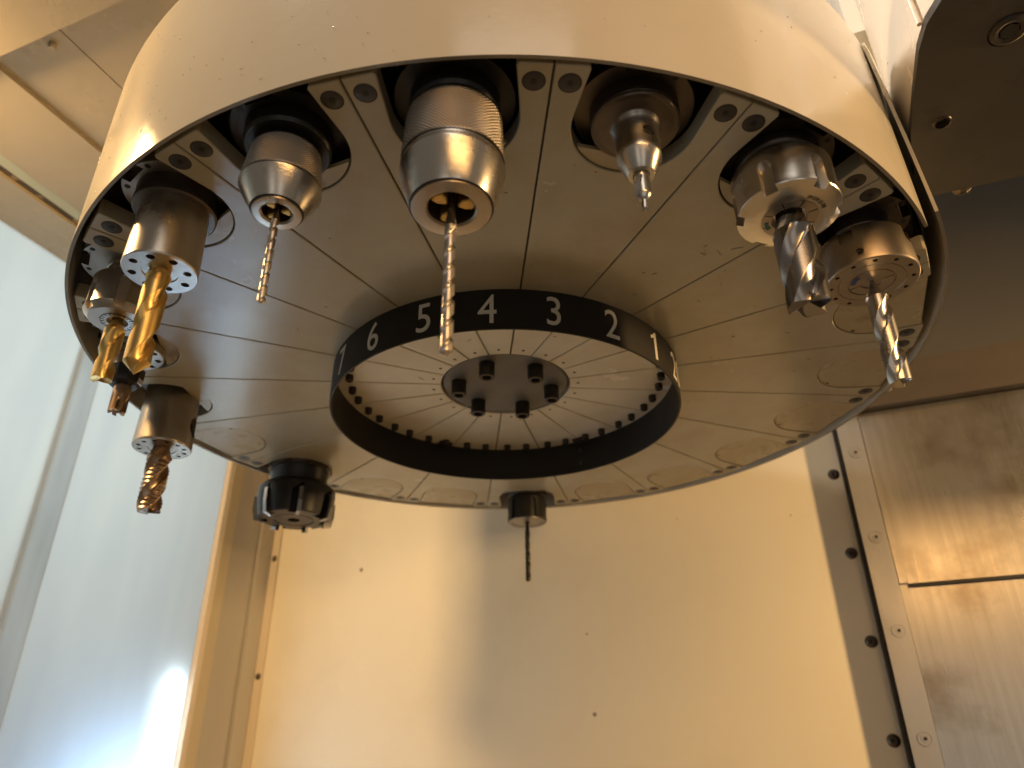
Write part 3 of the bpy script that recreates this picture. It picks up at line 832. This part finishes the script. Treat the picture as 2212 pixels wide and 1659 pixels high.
# --- milling chuck with aluminium end mill (right)
t = tool('milling_chuck', 2, 'wide low milling chuck with ring of small holes and long two-flute cutter at right')
std_flange(t, 2, neck=0.060)
va = viewaz(2)
obj('thread', lathe([(0.058,0.04)] + [(0.0545+(0.003 if i % 2 else 0), 0.030-0.004*i) for i in range(12)] + [(0.05,-0.02)], 64), M['steel_dark'], t)
body = lathe([(0,-0.012),(0.078,-0.012),(0.0808,-0.014),(0.0815,-0.017),(0.0858,-0.092),(0.0850,-0.0955),(0.0835,-0.097),(0.0620,-0.097),(0.0612,-0.0955),(0.0602,-0.0955),(0.0594,-0.097),(0.0430,-0.097),(0.0422,-0.0945),(0.0410,-0.0945),(0,-0.0945)], 96)
g = G()
for i in range(12):
    p = pol(0.0735, va + R_(12) + 2*pi*i/12); c = prism(circ(0.0042, 14, p[0], p[1]), -0.11, -0.083); g.add(c.v, c.f)
for i in range(4):
    a = va + R_(-16) + i*pi/2
    pts = [(-0.014, 0.0), (-0.014, -0.040), (-0.010, -0.046), (0.010, -0.046), (0.014, -0.040), (0.014, 0.0)][::-1]
    s = prism(pts, 0.066, 0.10).xf(lambda x, y, d: (d*sin(a)+x*cos(a), -d*cos(a)+x*sin(a), y)); g.add(s.v, s.f)
hc = side_cyl(0.0075, 0.068, 0.1, va+R_(-4), -0.076); g.add(hc.v, hc.f)
me = cut(body, [g], 'chuck_body', [M['steel_old']])
link('chuck_body', me, t)
ss = obj('set_screw', lathe([(0.0035,0.0),(0.0035,0.003),(0.0072,0.003),(0.0072,0.0)], 16).xf(lambda x,y,d: ((0.0765+d)*sin(va+R_(-4)) + x*cos(va+R_(-4)), -(0.0765+d)*cos(va+R_(-4)) + x*sin(va+R_(-4)), -0.076+y)), M['steel_dark'], t)
collet(t, 0.0215, 0.0408, -0.0965, -0.05, 4, 'steel_old', va+R_(-6))
obj('seal', sect(0.030, 0.0385, va+R_(-75), va+R_(-35), -0.0972, -0.09), M['blue'], t)
mill = fluted(mill_rows(-0.05, -0.135, -0.316, 0.0205, 0.0203, 0.035, 80), 2, 0.19, 0.52, 0.48, 'mill', 96, phase=va+R_(130), tip='flat')
obj('end_mill', mill, M['carbide'], t)

# --- side lock holder with gold spot drill (left)
t = tool('side_lock_holder', -3, 'bright cylindrical holder with ring of holes and thick gold pointed cutter')
std_flange(t, -3, neck=0.0725, zbot=0.0, m='steel_matt', nm='steel_dark')
va = viewaz(-3)
obj('collar_ring', lathe([(0.07,0.010),(0.0735,0.008),(0.0735,-0.004),(0.070,-0.007),(0.055,-0.007)], 72), M['steel_dark'], t)
body = lathe([(0,0.0),(0.0592,0.0),(0.0592,-0.012),(0.0632,-0.130),(0.0636,-0.134),(0.0620,-0.137),(0.030,-0.137),(0.0295,-0.135),(0,-0.135)], 88)
g = G()
for i in range(8):
    p = pol(0.0475, va + R_(20) + 2*pi*i/8); c = prism(circ(0.0072, 16, p[0], p[1]), -0.15, -0.118); g.add(c.v, c.f)
hc = side_cyl(0.020, 0.045, 0.1, va+R_(-98), -0.035); g.add(hc.v, hc.f)
link('holder_body', cut(body, [g], 'holder_body', [M['steel_satin']]), t)
hc = side_cyl(0.0185, 0.02, 0.046, va+R_(-98), -0.035)
obj('set_screw', hc, M['steel_dark'], t)
rows = pointed(mill_rows(-0.10, -0.146, -0.318, 0.0216, 0.0210, 0.06, 70), 0.022, 6)
obj('spot_drill', fluted(rows, 2, 0.20, 0.50, 0.55, 'mill', 96, phase=va+R_(60), tip='point'), M['gold'], t)

# --- collet chuck with gold end mill (far left)
t = tool('collet_chuck', -4, 'slotted collet nut with dial ticks holding a gold end mill, at the left rim')
std_flange(t, -4, neck=0.044, m='steel_matt', nm='steel_old')
va = viewaz(-4)
obj('collar_ring', lathe([(0.042,0.030),(0.0455,0.029),(0.0455,0.024),(0.0435,0.023),(0.0435,0.016),(0.046,0.015),(0.046,0.008),(0.042,-0.004),(0.03,-0.004)], 64), M['steel'], t)
me = er_nut(0.0640, 0.0672, -0.004, -0.0840, -0.096, 0.0550, 0.0330, 6, 0.0105, -0.018, va+R_(-6), 0.009, 'collet_nut', 'steel_satin')
nut = link('collet_nut', me, t)
obj('collet', lathe([(0.0326,-0.09),(0.0326,-0.0955),(0.0318,-0.0965),(0.0205,-0.0965),(0.0200,-0.08)], 56), M['steel'], t)
g = G()
for i in range(20):
    a = va + 2*pi*i/20
    s = sect(0.0250, 0.0345 if i % 2 else 0.0315, a-0.012, a+0.012, -0.0971, -0.0960, 1); g.add(s.v, s.f)
g2 = lathe([(0.0318,-0.0968),(0.0328,-0.0968),(0.0328,-0.096),(0.0318,-0.096)], 48); g.add(g2.v, g2.f)
obj('dial_ticks', g, M['ink'], nut, smooth=0)
mill = fluted(mill_rows(-0.06, -0.118, -0.232, 0.0200, 0.0196, 0.03, 60), 2, 0.18, 0.50, 0.46, 'mill', 96, phase=va+R_(20), tip='flat')
obj('end_mill', mill, M['gold'], t)

# --- extension holder with small shell reamer, half hidden
t = tool('extension_holder', -5, 'bronze stepped extension with black collar and small tip, behind the gold cutters')
std_flange(t, -5, neck=0.0725, zbot=0.0)
va = viewaz(-5)
g = G()
for i in range(10):
    p = pol(0.060, va + R_(15) + 2*pi*i/10); c = prism(circ(0.0075, 14, p[0], p[1]), -0.04, -0.006); g.add(c.v, c.f)
body = lathe([(0,0.0),(0.0715,0.0),(0.0730,-0.002),(0.0730,-0.019),(0.0715,-0.021),(0.046,-0.021),(0.046,-0.019),(0.042,-0.019),(0,-0.019)], 72)
link('holder_face', cut(body, [g], 'holder_face', [M['steel_satin']]), t)
obj('extension', lathe([(0.0,-0.018),(0.0355,-0.018),(0.0355,-0.030),(0.0330,-0.032),(0.0330,-0.072),(0,-0.072)], 56), M['bronze'], t)
col_me = obj('collar', lathe([(0.0,-0.058),(0.0385,-0.058),(0.0402,-0.060),(0.0400,-0.088),(0.0360,-0.099),(0.030,-0.104),(0.0,-0.104)], 10), M['steel_black'], t, smooth=20)
for s in (-62, 58):
    a = va + R_(s)
    obj('collar_flat', box(-0.010, 0.010, -0.0025, 0.0, -0.100, -0.086).xf(lambda x, y, z: (pol(0.0365-y, a)[0]+x*cos(a), pol(0.0365-y, a)[1]+x*sin(a), z)), M['carbide'], col_me, smooth=0)
rows = [(-0.095,0.0180,0),(-0.108,0.0180,0),(-0.109,0.0205,0)] + [(-0.118-0.0056*i, 0.0202, min(1, max(0, (i-2)*0.3))) for i in range(11)]
obj('reamer_tip', fluted(rows, 6, 0.9, 0.60, 0.45, 'mill', 96, tip='flat'), M['bronze'], t)

# --- roughing end mill holder (left)
t = tool('side_lock_holder', -6, 'brown oiled cylindrical holder with large side screw and serrated bronze roughing cutter')
std_flange(t, -6, neck=0.070, m='steel_dark')
va = viewaz(-6)
body = lathe([(0,0.02),(0.0702,0.02),(0.0705,-0.01),(0.0750,-0.136),(0.0752,-0.140),(0.0735,-0.144),(0.036,-0.144),(0.0355,-0.142),(0,-0.142)], 88)
g = G()
for i in range(12):
    p = pol(0.0585, va + R_(8) + 2*pi*i/12); c = prism(circ(0.0060, 14, p[0], p[1]), -0.16, -0.126); g.add(c.v, c.f)
sa = va + R_(72)
hc = side_cyl(0.0285, 0.058, 0.12, sa, -0.078); g.add(hc.v, hc.f)
link('holder_body', cut(body, [g], 'holder_body', [M['steel_old']]), t)
s1 = obj('set_screw', lathe([(0.012,0.0),(0.012,0.004),(0.024,0.004),(0.0275,0.0),(0.0275,-0.01)], 28).xf(lambda x,y,d: ((0.0595+d)*sin(sa)+x*cos(sa), -(0.0595+d)*cos(sa)+x*sin(sa), -0.078+y)), M['steel_black'], t)
obj('socket', side_cyl(0.0135, 0.05, 0.0605, sa, -0.078, 6), M['socket'], s1)
rows = mill_rows(-0.10, -0.170, -0.318, 0.0318, 0.0318, 0.03, 150)
obj('roughing_mill', fluted(rows, 3, 0.26, 0.54, 0.44, 'mill', 132, phase=va, tip='flat', serr=(0.0115, 0.085)), M['bronze'], t)

# --- face mill (rear left)
t = tool('face_mill', -8, 'black shell face mill with cutting inserts, hanging at the rear left rim')
va = viewaz(-8)
f = obj('flange', flange_geo(-8), M['steel_black'], t)
def gear(r, n, d, z0, z1):
    pts = []
    for i in range(n):
        a = 2*pi*i/n; w = 2*pi/n
        pts += [pol(r, a)[:2], pol(r, a+w*0.62)[:2], pol(r-d, a+w*0.70)[:2], pol(r-d, a+w*0.92)[:2]]
    return prism(pts, z0, z1)
obj('drive_ring', gear(0.1075, 10, 0.006, -0.012, 0.028), M['steel_dark'], t)
obj('arbor', lathe([(0,0.03),(0.096,0.03),(0.096,-0.030),(0.0935,-0.034),(0.0935,-0.066),(0,-0.066)], 72), M['steel_black'], t)
body = lathe([(0,-0.060),(0.092,-0.060),(0.112,-0.066),(0.1255,-0.080),(0.1270,-0.100),(0.124,-0.135),(0.1165,-0.176),(0.112,-0.179),(0.066,-0.179),(0.065,-0.176),(0.062,-0.176),(0.060,-0.179),(0.020,-0.179),(0.018,-0.160),(0,-0.160)], 96)
g = G(); NI = 7
for i in range(NI):
    a = va + R_(8) + 2*pi*i/NI
    s = prism([(-0.034,-0.2),(0.0,-0.2),(0.0,-0.085),(-0.034,-0.11)], 0.085, 0.16).xf(lambda x, y, d: (d*sin(a)+x*cos(a), -d*cos(a)+x*sin(a), y)); g.add(s.v, s.f)
cb = link('cutter_body', cut(body, [g], 'cutter_body', [M['steel_black']]), t)
for i in range(NI):
    a = va + R_(8) + 2*pi*i/NI
    s = prism([(0.100,-0.192),(0.128,-0.186),(0.1355,-0.150),(0.136,-0.105),(0.100,-0.105)], 0.0, 0.013)   # x radial, y=z, z across
    obj('insert', s.xf(lambda d, y, c: (d*sin(a) - c*cos(a), -d*cos(a) - c*sin(a), y)), M['carbide_dark'], t, smooth=0)

# --- thin drill (rear centre)
t = tool('collet_chuck', 9, 'small black collet chuck holding a thin black drill at the rear rim')
std_flange(t, 9, m='steel_black', nm='steel_black')
va = viewaz(9)
me = er_nut(0.0735, 0.0745, -0.008, -0.090, -0.096, 0.0715, 0.0575, 6, 0.010, -0.020, va+R_(20), 0.008, 'collet_nut', 'steel_black')
link('collet_nut', me, t)
obj('nut_face', lathe([(0.0705,-0.094),(0.0705,-0.0967),(0.0585,-0.0967),(0.0585,-0.09)], 64), M['steel_matt'], t)
obj('collet', lathe([(0.0565,-0.08),(0.0565,-0.0945),(0.054,-0.0965),(0.012,-0.0965),(0.011,-0.08)], 64), M['steel_matt'], t)
obj('twist_drill', fluted(pointed(mill_rows(-0.08, -0.135, -0.313, 0.0094, 0.0094, 0.012, 90), 0.004, 3), 2, 0.075, 0.42, 0.58, 'drill', 36, relief=0.02, tip='point'), M['blackdrill'], t)

# ------------------------------------------------------------------ dried coolant drops on the cover, swarf on the disc
rnd = random.Random(11)
g = G()
for i in range(95):
    if i < 60: a = R_(rnd.gauss(-24, 13)); z = rnd.uniform(0.02, 0.40)
    else: a = R_(rnd.uniform(-60, 46)); z = rnd.uniform(0.01, 0.40)
    r = rnd.choice((0.0012, 0.0015, 0.0018, 0.0024)); el = rnd.uniform(0.8, 2.0)
    d = lathe([(0, 0.0011), (r*0.6, 0.0009), (r, 0.0)], 7)
    d.xf(lambda x, y, zz: (pol(RS + zz, a + x/RS)[0], pol(RS + zz, a + x/RS)[1], z + y*el))
    g.add(d.v, d.f)
dr = obj('coolant_drops', g, M['shroud'], cov); dr['kind'] = 'stuff'
g = G()
def sliver(r, a, ln, ang, w=0.0006):
    p = pol(r, a); c, s_ = cos(ang), sin(ang)
    pts = [(-ln/2, -w), (0, -w*1.6+ln*0.05), (ln/2, -w), (ln/2, w), (0, w*1.6+ln*0.05), (-ln/2, w)]
    q = prism([(p[0] + x*c - y*s_, p[1] + x*s_ + y*c) for x, y in pts], -0.0012, -0.0002); g.add(q.v, q.f)
for i in range(26):
    sliver(rnd.uniform(0.5, 0.95), R_(rnd.uniform(-60, 110)), rnd.choice((0.004, 0.006, 0.010)), rnd.uniform(0, pi))
for i in range(6):
    sliver(0.72 + rnd.gauss(0, 0.02), R_(36 + rnd.gauss(0, 2.2)), rnd.uniform(0.006, 0.024), rnd.uniform(0, pi), 0.0003)
for i in range(6):
    sliver(rnd.uniform(0.22, 0.38), R_(rnd.uniform(-170, 170)), rnd.uniform(0.006, 0.02), rnd.uniform(0, pi), 0.0005)
ch = obj('swarf', g, M['sheet_edge'], car, smooth=0); ch['kind'] = 'stuff'
